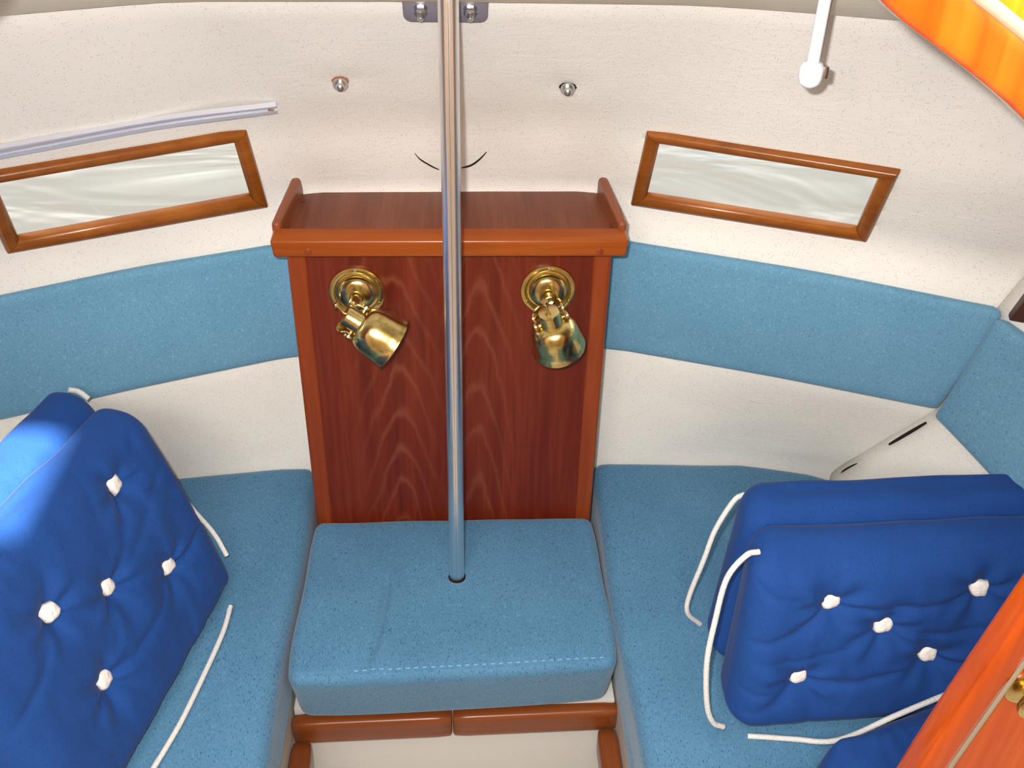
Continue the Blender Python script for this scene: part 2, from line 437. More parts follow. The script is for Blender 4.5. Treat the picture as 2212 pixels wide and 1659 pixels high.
# ------------------------------------------------------------------ setting: berth mouldings and footwell
box_ = box
struct(box('floor', (-1.2, -3.1, -.66), (1.2, .12, -.62), GEL))
def berth_side(sgn, nm):
    z0, z1 = -.62, -.105
    pts = [(.2445 * sgn, .07), (.2445 * sgn, -.56), (.66 * sgn, -.56), (.64 * sgn, -.02), (.50 * sgn, .05)]
    V = [(x, y, z0) for x, y in pts] + [(x, y, z1) for x, y in pts]; m = 5
    F = [tuple(range(m)), tuple(range(m, 2 * m))] + [(i, (i + 1) % m, m + (i + 1) % m, m + i) for i in range(m)]
    return mesh(nm, V, F, GEL, smooth=False)
bL = tag(berth_side(-1, 'berth_base'), 'white moulded berth base under the left seat cushion', 'berth base')
bR = tag(berth_side(1, 'berth_base'), 'white moulded berth base under the right seat cushion', 'berth base')
bC = tag(box('berth_base', (-.242, -.2765, -.62), (.242, .10, -.125), GEL, bev=.004), 'white moulded locker front under the middle seat cushion', 'berth base')

# teak edging around the footwell
edg = empty('teak_edging', (0, -.29, -.17), 'brown varnished teak edging around the white footwell', 'edging')
def lip(name, p0, p1, ht, dp, mat, inward):
    """rounded rail from p0 to p1 (top outer edge), section ht x dp"""
    p0, p1 = Vector(p0), Vector(p1); d = (p1 - p0); L = d.length; d.normalize(); w = Vector(inward).normalized()
    def wf(a, b, c): return p0 + d * (a * L) + w * (b * dp) - Vector((0, 0, 1)) * ((1 - c) * ht)
    return soft_box(name, (L, dp, ht), min(dp, ht) * .3, (max(6, int(L / .02)), 8, 8), wf, mat, edg)
lip('front_rail', (-.243, -.302, -.131), (-.0055, -.298, -.130), .048, .024, LIPW, (0, 1, 0))
lip('front_rail', (-.0045, -.298, -.130), (.246, -.294, -.129), .048, .024, LIPW, (0, 1, 0))
lip('side_rail', (-.213, -.306, -.158), (-.213, -.75, -.158), .044, .032, LIPY, (-1, 0, 0))
lip('side_rail', (.213, -.75, -.158), (.213, -.298, -.158), .044, .032, LIPY, (1, 0, 0))

# ------------------------------------------------------------------ timber bulkhead with keyhole doorway, near the camera
YB = -.60; TH = .030
half = [(.30, -.62), (.455, -.10), (.473, .182), (.515, .479), (.538, .60), (.530, .72), (.475, .808), (.369, .906), (.269, .970), (.20, 1.01), (0, 1.03)]
half = [tuple(v)[:2] for v in catmull([(x, z, 0) for x, z in half], 5)]
loop = half + [(-x, z) for x, z in reversed(half[:-1])]
def ring_prism(name, inner, outer, y0, y1, mat, parent=None, bev=0):
    n = len(inner); V = []
    for y in (y0, y1):
        V += [(x, y, z) for x, z in inner] + [(x, y, z) for x, z in outer]
    F = []
    for i in range(n - 1):
        F += [(i, i + 1, n + i + 1, n + i), (2 * n + i, 3 * n + i, 3 * n + i + 1, 2 * n + i + 1),
              (i, 2 * n + i, 2 * n + i + 1, i + 1), (n + i, n + i + 1, 3 * n + i + 1, 3 * n + i)]
    F += [(0, n, 3 * n, 2 * n), (n - 1, 3 * n - 1, 4 * n - 1, 2 * n - 1)]
    o = mesh(name, V, F, mat, parent, smooth=bev > 0)
    if bev: bevel(o, bev, 3, 50)
    return o
def offset_loop(P, d):
    out = []
    for i, p in enumerate(P):
        a = Vector(P[max(i - 1, 0)]); b = Vector(P[min(i + 1, len(P) - 1)]); t = (b - a).normalized()
        out.append((p[0] + t.y * d, p[1] - t.x * d))
    return out
bulk = struct(empty('wall_aft', (0, YB, -.62)))
def far(p):
    x, z = p; m = 1.22
    if abs(x) < 1e-6: return (0, 1.62)
    k = min(1.15 / max(abs(x), 1e-6), (1.62 - .3) / max(z - .3, 1e-6) if z > .3 else 1e9, )
    if z < -.55: return (1.15 if x > 0 else -1.15, -.62)
    return (x * k, max(-.62, .3 + (z - .3) * k))
off = offset_loop(loop, .036)
ring_prism('bulkhead_panel', off, [far(p) for p in off], YB - .004, YB - .022, VARN, bulk)
ring_prism('door_trim', loop, offset_loop(loop, .030), YB + .0, YB - .034, VARN, bulk, bev=.008)
seal = [(x, YB - .027, z) for x, z in offset_loop(loop, .0335)]
tube('sealant_bead', seal, .0045, GREYSEAL, bulk, 8)

# ------------------------------------------------------------------ main cabin shell around the camera
struct(hexa('trim_1', [(.742, -.122, .452), (.760, -.130, .452), (.766, -.112, .452), (.748, -.106, .452), (.750, -.146, .53), (.770, -.152, .53), (.776, -.132, .53), (.756, -.126, .53)], DWOOD, bev=.003))
CZ = 1.63
# main cabin deckhead, gaps added to throw sun on left cushion and doorway trim
ceil2 = struct(empty('ceiling_main', (0, -1.8, CZ)))
HX0, HX1, HY0, HY1 = .10, .272, -1.33, -1.10  # unseen gap placed so a sun patch lands on the left cushion
S_X0, S_X1, S_Y0, S_Y1 = .62, 1.15, -1.085, -1.02
def slab(x0, x1, y0, y1): box('deckhead_panel', (x0, y0, CZ), (x1, y1, CZ + .05), VINYL2, ceil2)
struct(box('wall_port', (-1.25, -3.1, -.62), (-1.2, YB, CZ), VINYL2)); struct(box('wall_starboard', (1.2, -3.1, -.62), (1.25, YB, CZ), VINYL2))
struct(box('wall_back', (-1.25, -3.15, -.62), (1.25, -3.1, CZ), VINYL2))
slab(-1.25, 1.25, -1.02, YB - .02); slab(-1.25, HX0, -1.33, -1.02); slab(HX0, HX1, HY1, -1.02)
slab(HX1, S_X0, -1.33, -1.02); slab(S_X1, 1.25, -1.33, -1.02)
pp = [(S_X0, -1.33), (1.15, -1.33), (1.15, -1.27), (1.047, -1.252), (.941, -1.192), (.78, -1.122), (.644, -1.075), (S_X0, -1.050)]  # panel edge shaped so sun falls only on the upper doorway trim
mesh('deckhead_panel', [(x, y, CZ) for x, y in pp] + [(x, y, CZ + .012) for x, y in pp], [tuple(range(8)), tuple(range(8, 16))] + [(i, (i + 1) % 8, 8 + (i + 1) % 8, 8 + i) for i in range(8)], VINYL2, ceil2, smooth=False); slab(-1.25, 1.25, -3.15, -1.33)

# ------------------------------------------------------------------ water outside
o = mesh('water', [(-60, -60, -.7), (60, -60, -.7), (60, 60, -.7), (-60, 60, -.7)], [(0, 1, 2, 3)], WATER, smooth=False); o['kind'] = 'structure'; o.name = 'water'

# ------------------------------------------------------------------ windows
def window(name, Q, sgn):
    Q = [Vector(q) for q in Q]; c = sum(Q, Vector()) / 4
    n = (Q[1] - Q[0]).cross(Q[3] - Q[0]).normalized()
    if n.y > 0: n = -n
    w = struct(empty(name, c))
    W_ = .0205
    # inner corners: offset lines inward
    def inner(d):
        out = []
        for i in range(4):
            p, a, b = Q[i], Q[i - 1], Q[(i + 1) % 4]
            u = (b - p).normalized(); v = (a - p).normalized(); s = u.cross(v).length
            out.append(p + u * (d / s) + v * (d / s))
        return out
    I = inner(W_); Mi = inner(.006); Mo = inner(.002)
    for i in range(4):
        j = (i + 1) % 4; g = (Q[j] - Q[i]).normalized() * .0007
        sec = []   # section: outer foot, outer shoulder, crown, inner shoulder, inner foot
        for P, h in ((Q, -.004), (Q, .004), (Mo, .0085), (Mi, .010), (inner(.0145), .0085), (I, .003), (I, -.006)):
            sec.append((P[i] + n * h + g, P[j] + n * h - g))
        V = [p for s in sec for p in s]; m = len(sec); F = []
        for k in range(m): a = 2 * k; b = 2 * ((k + 1) % m); F.append((a, a + 1, b + 1, b))
        F.append(tuple(range(0, 2 * m, 2))); F.append(tuple(range(1, 2 * m, 2)))
        auto(mesh('frame_rail', V, F, WIN, w), 50)
    J = inner(.015)
    V = [p + n * h for h in (-.005, -.002) for p in J]
    mesh('pane', V, [(0, 1, 2, 3), (4, 5, 6, 7), (0, 1, 5, 4), (1, 2, 6, 5), (2, 3, 7, 6), (3, 0, 4, 7)], PANE, w, smooth=False)
window('window_1', WL, -1); window('window_2', WR, 1)

# ------------------------------------------------------------------ backrest bands
def band(rowlo, rowhi, zlo, zhi, x0, x1, name, label, th=.020, slant=0):
    def wf(a, b, c):
        z = zlo + (zhi - zlo) * b; xl = x0(z); xr = x1(z); x = xl + (xr - xl) * a
        y = wall_yn(x, z) - .001 - (1 - c) * th
        y -= (1 - c) * .006 * math.sin(math.pi * min(1, max(0, b))) 
        return Vector((x, y, z))
    L = abs(x1(.35) - x0(.35))
    o = soft_box(name, (L, zhi - zlo, th), .008, (int(L / .008), 24, 5), wf, FABB)
    return tag(o, label, 'cushion', 'blue backrest bands on the cabin lining')
band(0, 0, .255, .445, lambda z: -.80, lambda z: -.226, 'backrest_band', 'long blue fabric backrest band on the lining left of the wooden panel')
band(0, 0, .258, .447, lambda z: .228, lambda z: interp([(.25, .722), (.44, .752)], z), 'backrest_band', 'long blue fabric backrest band under the right window')
def wf_side(a, b, c):
    z = .25 + .19 * b; xc = crease_x(z); yc = wall_yn(xc, z); y = yc - .019 - a * .50
    u = (yc - y) / (yc + .66); flare = .10 * max(0, min(1, (z + .1) / .5))
    x = xc + (.02 + flare) * u ** .8 - .008 - (1 - c) * .02
    return Vector((x, y, z))
tag(soft_box('backrest_band', (.5, .19, .02), .008, (50, 24, 5), wf_side, FABB),
    'blue fabric backrest band cut off by the right edge of the view', 'cushion', 'blue backrest bands on the cabin lining')

# ------------------------------------------------------------------ seat cushions
def back_l(x): return interp([(-.80, .02), (-.475, .100), (-.30, .124), (-.253, .126), (-.236, .120)], x)
def back_r(x): return interp([(.236, .118), (.26, .128), (.503, .119), (.62, .090), (.664, .068), (.72, .01), (.80, -.10)], x)
def seat_side(sgn):
    L, D, T = .55, .86, .115
    def wf(a, b, c):
        x = .2385 + a * .50; yb = back_r(x) if sgn > 0 else back_l(-x)
        if sgn < 0 and False: pass
        y = -.585 + (yb + .585) * b
        z = -.103 + T * c + (.008 * (1 - (2 * a - 1) ** 6) * (1 - (2 * b - 1) ** 6) if c > .9 else 0)
        z += .004 * mnoise.noise(Vector((x * 6 * sgn, y * 5, 1))) * c
        if a < .2 and c > .3: x += .003 * math.sin(y * 13 + sgn)
        # compressed against the middle cushion
        if b < .985: x += .0
        return Vector((sgn * x, y, z))
    return soft_box('seat_cushion', (.50, .69, T), .020, (50, 69, 12), wf, FAB)
tag(seat_side(-1), 'large blue fabric seat cushion along the left side, under the leaning tufted cushion', 'cushion', 'light blue fabric seat cushions')
tag(seat_side(1), 'large blue fabric seat cushion along the right side, under the tufted cushions', 'cushion', 'light blue fabric seat cushions')
# middle cushion with a hole for the post
POLE = Vector((.0038, -.1392))
def wf_mid(a, b, c):
    yb = -.001; yf = -.322 + .008 * (2 * a - 1) * 1.0
    yf += .006 * (abs(2 * a - 1) ** 4)
    y = yf + (yb - yf) * b
    hw = .2375 + .002 * math.sin(b * 9) - (.010 * b ** 2)
    hw -= .006 * (1 - b) ** 6
    x = (2 * a - 1) * hw
    y += (1 - c) * .028 * (1 - b) ** 3
    x *= 1 - .03 * (1 - c) * (1 - b)
    z = -.122 + .122 * c
    if c > .5:
        z += .006 * (1 - (2 * a - 1) ** 6) * (1 - (2 * b - 1) ** 8)
        # long sagging wrinkle
        xw = -.118 + .012 * math.cos((y + .17) * 12) + (y + .25) * .03
        g = math.exp(-((x - xw) / .0045) ** 2) * max(0, min(1, (-.125 - y) / .03)) * max(0, min(1, (y + .30) / .03))
        z -= .0065 * g
        z += .003 * math.exp(-((x - xw - .012) / .010) ** 2) * max(0, min(1, (-.12 - y) / .04))
        z += .003 * mnoise.noise(Vector((x * 9, y * 9, 5)))
    return Vector((x, y, z))
mid = soft_box('seat_cushion', (.475, .32, .122), .016, (110, 76, 18), wf_mid, FAB)
tag(mid, 'small blue fabric middle seat cushion with the steel post passing through it', 'cushion', 'light blue fabric seat cushions')
# cut the hole: push the vertices nearest the post onto the rim and drop a sleeve, coloured dark for the shade inside
bm = bmesh.new(); bm.from_mesh(mid.data); ml = mid.location
kill = [f for f in bm.faces if f.normal.z > .5 and math.hypot(f.calc_center_median().x + ml.x - POLE.x, f.calc_center_median().y + ml.y - POLE.y + .001) < .0125]
bmesh.ops.delete(bm, geom=kill, context='FACES')
edge = [e for e in bm.edges if len(e.link_faces) == 1]
vs = {v for e in edge for v in e.verts}
for v in vs:
    d = Vector((v.co.x + ml.x - POLE.x, v.co.y + ml.y - POLE.y + .001)); d = d.normalized() * .0134
    v.co.x = POLE.x - ml.x + d.x; v.co.y = POLE.y - ml.y - .001 + d.y; v.co.z -= .0012
ext = bmesh.ops.extrude_edge_only(bm, edges=edge)
for v in [g for g in ext['geom'] if isinstance(g, bmesh.types.BMVert)]: v.co.z -= .03
for f in [g for g in ext['geom'] if isinstance(g, bmesh.types.BMFace)]: f.material_index = 1
mid.data.materials.append(DARK)
bm.to_mesh(mid.data); bm.free()
seam_pts = [wf_mid(.06 + .88 * i / 40, .035, 1.0) + Vector((0, 0, -.0018)) for i in range(41)]
tube('seam', seam_pts, .0013, FAB, mid, 6)
for k in range(30):
    a = .20 + .74 * k / 29
    p = wf_mid(a, .046, 1.0) + Vector((0, 0, -.0002)); q = wf_mid(a + .012, .046, 1.0) + Vector((0, 0, -.0002))
    if k == 0: stv = []; stf = []
    b0 = len(stv); h = Vector((0, .0006, 0))
    stv += [p - h, q - h, q + h, p + h] + [v + Vector((0, 0, .0006)) for v in (p - h, q - h, q + h, p + h)]
    stf += [tuple(b0 + i for i in f) for f in [(0, 1, 2, 3), (4, 5, 6, 7), (0, 1, 5, 4), (1, 2, 6, 5), (2, 3, 7, 6), (3, 0, 4, 7)]]
STITCH = simple('stitch_thread', srgb(122, 168, 196), .9)
st_o = mesh('stitching', stv, stf, STITCH, mid, smooth=False); st_o['kind'] = 'stuff'

# ------------------------------------------------------------------ wooden locker with shelf
lk = empty('wooden_locker', (0, .05, -.12), 'reddish teak veneer cabinet panel with a shelf top between the blue backrest bands', 'cabinet')
hexa('front_panel', [(-.212, .004, -.12), (.212, .004, -.12), (.212, .016, -.12), (-.212, .016, -.12),
                     (-.205, .004, .497), (.207, .004, .497), (.207, .016, .497), (-.205, .016, .497)], VENEER, lk)
for s in (-1, 1):
    xb, xt = s * .2285, s * .2235
    wi = -s * .026
    V = []
    c8 = [(xb, 0, -.12), (xb + wi, 0, -.12), (xb + wi, .028, -.12), (xb, .028, -.12), (xt, 0, .497), (xt + wi, 0, .497), (xt + wi, .028, .497), (xt, .028, .497)]
    if s > 0: pass
    hexa('corner_post', c8, POST, lk, bev=.006, seg=3)
    hexa('side_panel', [(xb - s * .004, .02, -.12), (xb - s * .016, .02, -.12), (xb - s * .016, .112, -.12), (xb - s * .004, .112, -.12),
                        (xt - s * .004, .02, .497), (xt - s * .016, .02, .497), (xt - s * .016, .155, .497), (xt - s * .004, .155, .497)], VENEER, lk)
box('shelf_board', (-.222, .0, .499), (.224, .172, .511), VENTOP, lk, bev=.001)
hexa('shelf_fascia', [(-.236, -.022, .496), (.238, -.022, .496), (.238, -.002, .496), (-.236, -.002, .496),
                      (-.239, -.022, .520), (.241, -.022, .520), (.238, .0, .529), (-.236, .0, .529)], TEAK, lk, bev=.0035, seg=3)
for s in (-1, 1):
    x0 = -.232 if s < 0 else .234
    def wf(a, b, c, x0=x0, s=s):
        y = -.004 + .156 * a; z = .499 + (.040 + .004 * a) * c
        x = x0 + (b - .5) * .013 - s * .010 * a
        return Vector((x, y, z))
    soft_box('side_rail', (.16, .013, .034), .0055, (24, 8, 12), wf, TEAKY, lk)
for px in (-.19, .202):
    lathe('plug', [(0, 0), (.005, 0), (.005, .0009), (.0042, .0013), (0, .0013)], (px, -.0222, .504), (0, -1, 0), POST, lk, 16)
box('ink_mark', (-.2185, .118, .511), (-.209, .1205, .5113), simple('ink', srgb(44, 30, 60), .6), lk)

# ------------------------------------------------------------------ steel compression post
post = empty('steel_post', (POLE.x, POLE.y, -.12), 'polished steel compression post standing through the middle seat cushion', 'post')
lathe('tube', [(.0112, -.0), (.0112, 1.02)], (POLE.x, POLE.y, -.12), (-.0012, 0, 1), STEEL, post, 48)
tube('weld_line', [(POLE.x - .0002, POLE.y - .0112, -.1), (POLE.x - .0014, POLE.y - .0112, .86)], .0003, NUTM, post, 6)

# bolted plate behind the post top
def wall_frame(x, z):
    p = Vector((x, wall_yn(x, z), z)); tx = Vector((x + .01, wall_yn(x + .01, z), z)) - p; tz = Vector((x, wall_yn(x, z + .01), z + .01)) - p
    tx.normalize(); n = tx.cross(tz).normalized(); tz = n.cross(tx).normalized()
    if n.y > 0: n = -n
    return p, tx, tz, n
def on_wall(x, z, off=0): p, tx, tz, n = wall_frame(x, z); return p + n * off
pl = empty('bolted_plate', wall_frame(-.001, .833)[0], 'dark rounded steel plate with two bolts behind the top of the post', 'plate')
p, tx, tz, n = wall_frame(-.001, .833)
c = p + n * .001; V = []; w2, h2, r = .0475, .019, .010
out = []
for (sx, sz, a0) in ((1, 1, 0), (-1, 1, 90), (-1, -1, 180), (1, -1, 270)):
    for k in range(7):
        a = math.radians(a0 + 15 * k); out.append((sx * (w2 - r) + r * math.cos(a), sz * (h2 - r) + r * math.sin(a)))
m = len(out)
V = [c + tx * x + tz * z for x, z in out] + [c + tx * x + tz * z + n * .004 for x, z in out]
bevel(mesh('plate', V, [tuple(range(m)), tuple(range(m, 2 * m))] + [(i, (i + 1) % m, m + (i + 1) % m, m + i) for i in range(m)], PLATE, pl), .001)
for sx in (-1, 1):
    q = c + tx * (sx * .0275) + n * .004
    nutd = (n + Vector((0, 0, -.25))).normalized()
    lathe('washer', [(.0085, 0), (.0085, .0012), (.0, .0012)], q, n, NUTM, pl, 24)
    lathe('nut', [(.0075, .001), (.0075, .0065), (.0062, .0072), (0, .0072)], q, n, NUTM, pl, 6)
    lathe('bolt_end', [(.0035, .006), (.0035, .015), (.0028, .0158), (0, .0158)], q, n, NUTM, pl, 16)

# domed nuts on the lining
for (x, z, lab, kind) in ((-.135, .7205, 'domed steel nut with a rust stain on the lining left of the post', 0), (.152, .7145, 'domed steel nut with washer in a torn hole right of the post', 1)):
    p, tx, tz, n = wall_frame(x, z)
    nu = empty('domed_nut', p, lab, 'nut', 'domed nuts on the lining')
    ndir = (n + Vector((0, -.9, .1))).normalized()
    lathe('washer', [(.0035, -.001), (.0093, -.001), (.0096, .0), (.0090, .0012), (.0035, .0012)], p + n * .0075, ndir, NUTM, nu, 28)
    lathe('dome', [(.0058, .001), (.0060, .004), (.0055, .0062), (.0040, .0082), (.0018, .0092), (0, .0094)], p + n * .0075, ndir, NUTM, nu, 24)
    V = []; K = 20
    for k in range(K):
        a = 2 * math.pi * k / K; rr = (.0105 + .0012 * random.random())
        sh = -.0028 if kind == 0 else -.0062
        V.append(p + n * .0004 + tx * (rr * math.cos(a)) + tz * (rr * math.sin(a) + sh))
    mesh('torn_hole', V + [v + n * .0004 for v in V], [tuple(range(K)), tuple(range(K, 2 * K))] + [(i, (i + 1) % K, K + (i + 1) % K, K + i) for i in range(K)], DARK if kind else RUST, nu, smooth=False)

# slits in the lining
def slit(pts, wd, name='slit'):
    P = catmull(pts, 6); n_ = len(P)
    V = []; F = []
    for i, q in enumerate(P):
        s = math.sin(math.pi * i / (n_ - 1)) ** .6 * wd + .0002
        a = on_wall(q.x, q.y + s / 2, .0012); b = on_wall(q.x, q.y - s / 2, .0012); nn = wall_frame(q.x, q.y)[3]
        V += [a, b, a - nn * .003, b - nn * .003]
    for i in range(n_ - 1):
        o_ = 4 * i; F += [(o_, o_ + 1, o_ + 5, o_ + 4), (o_, o_ + 4, o_ + 6, o_ + 2), (o_ + 1, o_ + 3, o_ + 7, o_ + 5), (o_ + 2, o_ + 6, o_ + 7, o_ + 3)]
    mesh(name, V, F, DARK, wall, smooth=False)
slit([(-.050, .584, 0), (-.042, .572, 0), (-.026, .559, 0), (-.016, .553, 0)], .0022)
slit([(.016, .556, 0), (.030, .561, 0), (.042, .572, 0), (.052, .586, 0)], .0024)
def slit3(P, wd):
    P = catmull(P, 6); V = []; F = []; n_ = len(P)
    for i, q in enumerate(P):
        s = math.sin(math.pi * i / (n_ - 1)) ** .7 * wd / 2 + .0002; u = Vector((.6, -.1, .5)).normalized() * s
        u = Vector((-.45, .0, .9)).normalized() * s
        V += [q + u, q - u, q + u + Vector((0, .004, 0)), q - u + Vector((0, .004, 0))]
    for i in range(n_ - 1):
        o_ = 4 * i; F += [(o_, o_ + 1, o_ + 5, o_ + 4), (o_, o_ + 4, o_ + 6, o_ + 2), (o_ + 1, o_ + 3, o_ + 7, o_ + 5), (o_ + 2, o_ + 6, o_ + 7, o_ + 3)]
    mesh('slit', V, F, DARK, wall, smooth=False)
def cp(z, k=.012): xc = crease_x(z); return Vector((xc - .004, wall_yn(xc, z) - k, z))
slit3([cp(.145), cp(.17), cp(.195), cp(.222)], .0034)
slit3([cp(.03), cp(.05), cp(.075)], .0014)

# ------------------------------------------------------------------ curtain track above the left window
trk = empty('curtain_track', on_wall(-.40, .675), 'pale aluminium curtain track screwed above the left window', 'track')
TP = [(-.640, .664), (-.50, .6705), (-.36, .6755), (-.222, .679)]
P = catmull([on_wall(x, z, .001) for x, z in TP], 8)
def strip(name, lo, hi, h0, h1, mat):
    V = []; F = []
    for q in P:
        p_, tx_, tz_, n_ = wall_frame(q.x, q.z)
        for (a, h) in ((lo, h0), (hi, h0), (hi, h1), (lo, h1)): V.append(q + tz_ * a * 1.3 + n_ * h)
    m = len(P)
    for i in range(m - 1):
        for k in range(4): F.append((4 * i + k, 4 * i + (k + 1) % 4, 4 * (i + 1) + (k + 1) % 4, 4 * (i + 1) + k))
    F += [(0, 1, 2, 3), (4 * m - 4, 4 * m - 3, 4 * m - 2, 4 * m - 1)]
    return mesh(name, V, F, mat, trk, smooth=False)
strip('channel_back', -.0065, .0065, 0, .0012, ALU); strip('channel_flange', -.0065, -.0052, .0012, .006, ALU); strip('channel_flange', .0052, .0065, .0012, .006, ALU)
strip('channel_lip', -.0065, -.0018, .006, .007, ALU); strip('channel_lip', .0040, .0065, .006, .007, ALU)
q = on_wall(-.272, .6785, .007); nn = wall_frame(-.272, .6785)[3]
lathe('screw', [(.0028, -.003), (.0028, 0), (.0018, .001), (0, .0012)], q, nn, PLATE, trk, 16)
box('end_stop', tuple(on_wall(-.229, .6785, .006) - Vector((.004, .002, .003))), tuple(on_wall(-.229, .6785, .006) + Vector((.004, .002, .003))), NUTM, trk, bev=.001)

# ------------------------------------------------------------------ hanging rod
rod = empty('hanging_stay', (.362, -.250, .80), 'white metal rod hanging from the deckhead above the right window', 'stay')
d = Vector((.012, -.02, .13)).normalized(); b0 = Vector((0.3603, -0.2500, 0.8200)); b1_ = Vector((0.3596, -0.2500, 0.9018))
lathe('rod', [(.0060, 0), (.0060, (b1_ - b0).length + .02)], b0, b1_ - b0, WROD, rod, 20)
box('edge_strip', tuple(b0 + Vector((.0052, -.001, .012))), tuple(b0 + Vector((.0066, .001, .10))), NUTM, rod)
lathe('end_fitting', [(.0, -.014), (.006, -.0135), (.0105, -.009), (.0118, -.003), (.0118, .006), (.0095, .010), (.007, .011)], b0, b1_ - b0, WROD, rod, 24)
box('clip', tuple(b0 + Vector((.0095, -.006, -.004))), tuple(b0 + Vector((.0155, .004, .008))), NUTM, rod, bev=.0015)

# ------------------------------------------------------------------ brass reading lamps
def reading_lamp(bc, knuckle, ax, label, side):
    L = empty('reading_lamp', bc, label, 'lamp', 'brass reading lamps')
    base = [(.0, .0), (.0385, .0), (.0393, .0022), (.0385, .0042), (.034, .0052), (.0315, .0048), (.0300, .0030), (.0275, .0036), (.0262, .0072), (.0240, .0110), (.018, .0142), (.010, .0152), (0, .0155)]
    bc = Vector(bc)
    lathe('base_plate', base, bc, (0, -1, 0), BRASS, L, 56)
    for a in (90, 210, 330):
        s = bc + Vector((math.cos(math.radians(a)) * .0345, -.0052, math.sin(math.radians(a)) * .0345))
        lathe('screw', [(.0022, -.001), (.0022, .0004), (.0012, .0008), (0, .0008)], s, (0, -1, 0), PLATE if a == 90 else BRASS, L, 12)
    ax = Vector(ax).normalized(); K = Vector(knuckle)
    st = catmull([bc + Vector((0, -.012, -.002)), bc + Vector((0, -.028, -.001)), bc + (K - bc) * .50 + Vector((0, -.006, .006)), ], 8)
    tube('stem', st, .0058, BRASS, L, 16)
    lathe('collar', [(.0, 0), (.0095, .0), (.0100, .003), (.0085, .006), (.0, .006)], bc + Vector((0, -.014, -.002)), (0, -1, 0), BRASS, L, 24)
    # yoke: a U of flat strap around the cap
    sd = ax.cross(-fw).normalized(); bk = sd.cross(ax).normalized()
    if bk.y < 0: bk = -bk
    root = st[-1]
    ypts = [K + sd * .0205 + ax * .012, K + sd * .0205 - ax * .004 + bk * .006, K + sd * .014 + (root - K) * .75, root, K - sd * .014 + (root - K) * .75, K - sd * .0205 - ax * .004 + bk * .006, K - sd * .0205 + ax * .012]
    yp = catmull(ypts, 6); V = []; F = []
    for i, q in enumerate(yp):
        tg = (yp[min(i + 1, len(yp) - 1)] - yp[max(i - 1, 0)]).normalized()
        wv = (ax * .6 + bk * .0).normalized(); wv = (wv - tg * wv.dot(tg)); wv = (wv if wv.length > .2 else bk).normalized() if wv.length > .2 else (bk - tg * bk.dot(tg)).normalized()
        nv = tg.cross(wv)
        for (a_, b_) in ((-1, -1), (1, -1), (1, 1), (-1, 1)): V.append(q + wv * a_ * .0048 + nv * b_ * .0011)
    for i in range(len(yp) - 1):
        for k in range(4): F.append((4 * i + k, 4 * i + (k + 1) % 4, 4 * i + 4 + (k + 1) % 4, 4 * i + 4 + k))
    F += [(0, 1, 2, 3), tuple(4 * len(yp) - 4 + k for k in range(4))]
    auto(mesh('yoke', V, F, BRASS, L), 50)
    for s in (-1, 1):
        lathe('knurled_knob', [(0, .0), (.0068, .0), (.0068, .0030), (.0055, .0042), (0, .0042)], K + sd * (s * .0212) + ax * .010, sd * s, BRASS, L, 20)
        tube('pivot_pin', [K + sd * (s * .012) + ax * .010, K + sd * (s * .0215) + ax * .010], .0022, BRASS, L, 10)
    # socket cap, bell shade
    lathe('socket_cap', [(0, -.0115), (.008, -.0113), (.0138, -.0102), (.0152, -.0080), (.0152, .0125), (.0165, .0145), (.0165, .0170)], K, ax, BRASS, L, 36)
    so, si = [], []
    for (r, h) in ((.0150, .0125), (.0200, .0135), (.0262, .0175), (.0305, .0240), (.0332, .0330), (.0346, .0430), (.0356, .0530), (.0368, .0630)):
        so.append((r, h)); si.append((r - .0012, h + .0006))
    so = so + [(.0380, .0645), (.0380, .0660), (.0368, .0660)]
    lathe('bell_shade', so + si[::-1], K, ax, BRASS, L, 56, closed=True)
    lathe('bulb', [(0, .048), (.006, .047), (.0115, .042), (.0125, .036), (.009, .028), (.006, .020)], K, ax, simple('bulb_glass', (.8, .8, .78, 1), .3), L, 20)
    # toggle switch on the cap
    b1 = K - ax * .0095; off_ = (bk * .2 + Vector(side)).normalized()
    tube('switch', [b1, b1 - ax * .009 + off_ * .008], .0020, BRASS, L, 10)
    lathe('switch_knob', [(0, 0), (.0052, 0), (.0057, .0018), (.0052, .0042), (0, .0042)], b1 - ax * .0085 + off_ * .0075, (-ax + off_ * .4), BRASS, L, 20)
    return L
reading_lamp((-.132, .004, .429), (-.1335, -.074, .4325), fw * .33 + rt * .80 - up * .50, 'brass swivel reading lamp left of the post, bell shade tilted to the right', (-.3, 0, 1))
reading_lamp((.137, .004, .431), (.1330, -.074, .4330), fw * .78 + rt * .22 - up * .58, 'brass swivel reading lamp right of the post, bell shade pointing down', (-.4, 0, .9))

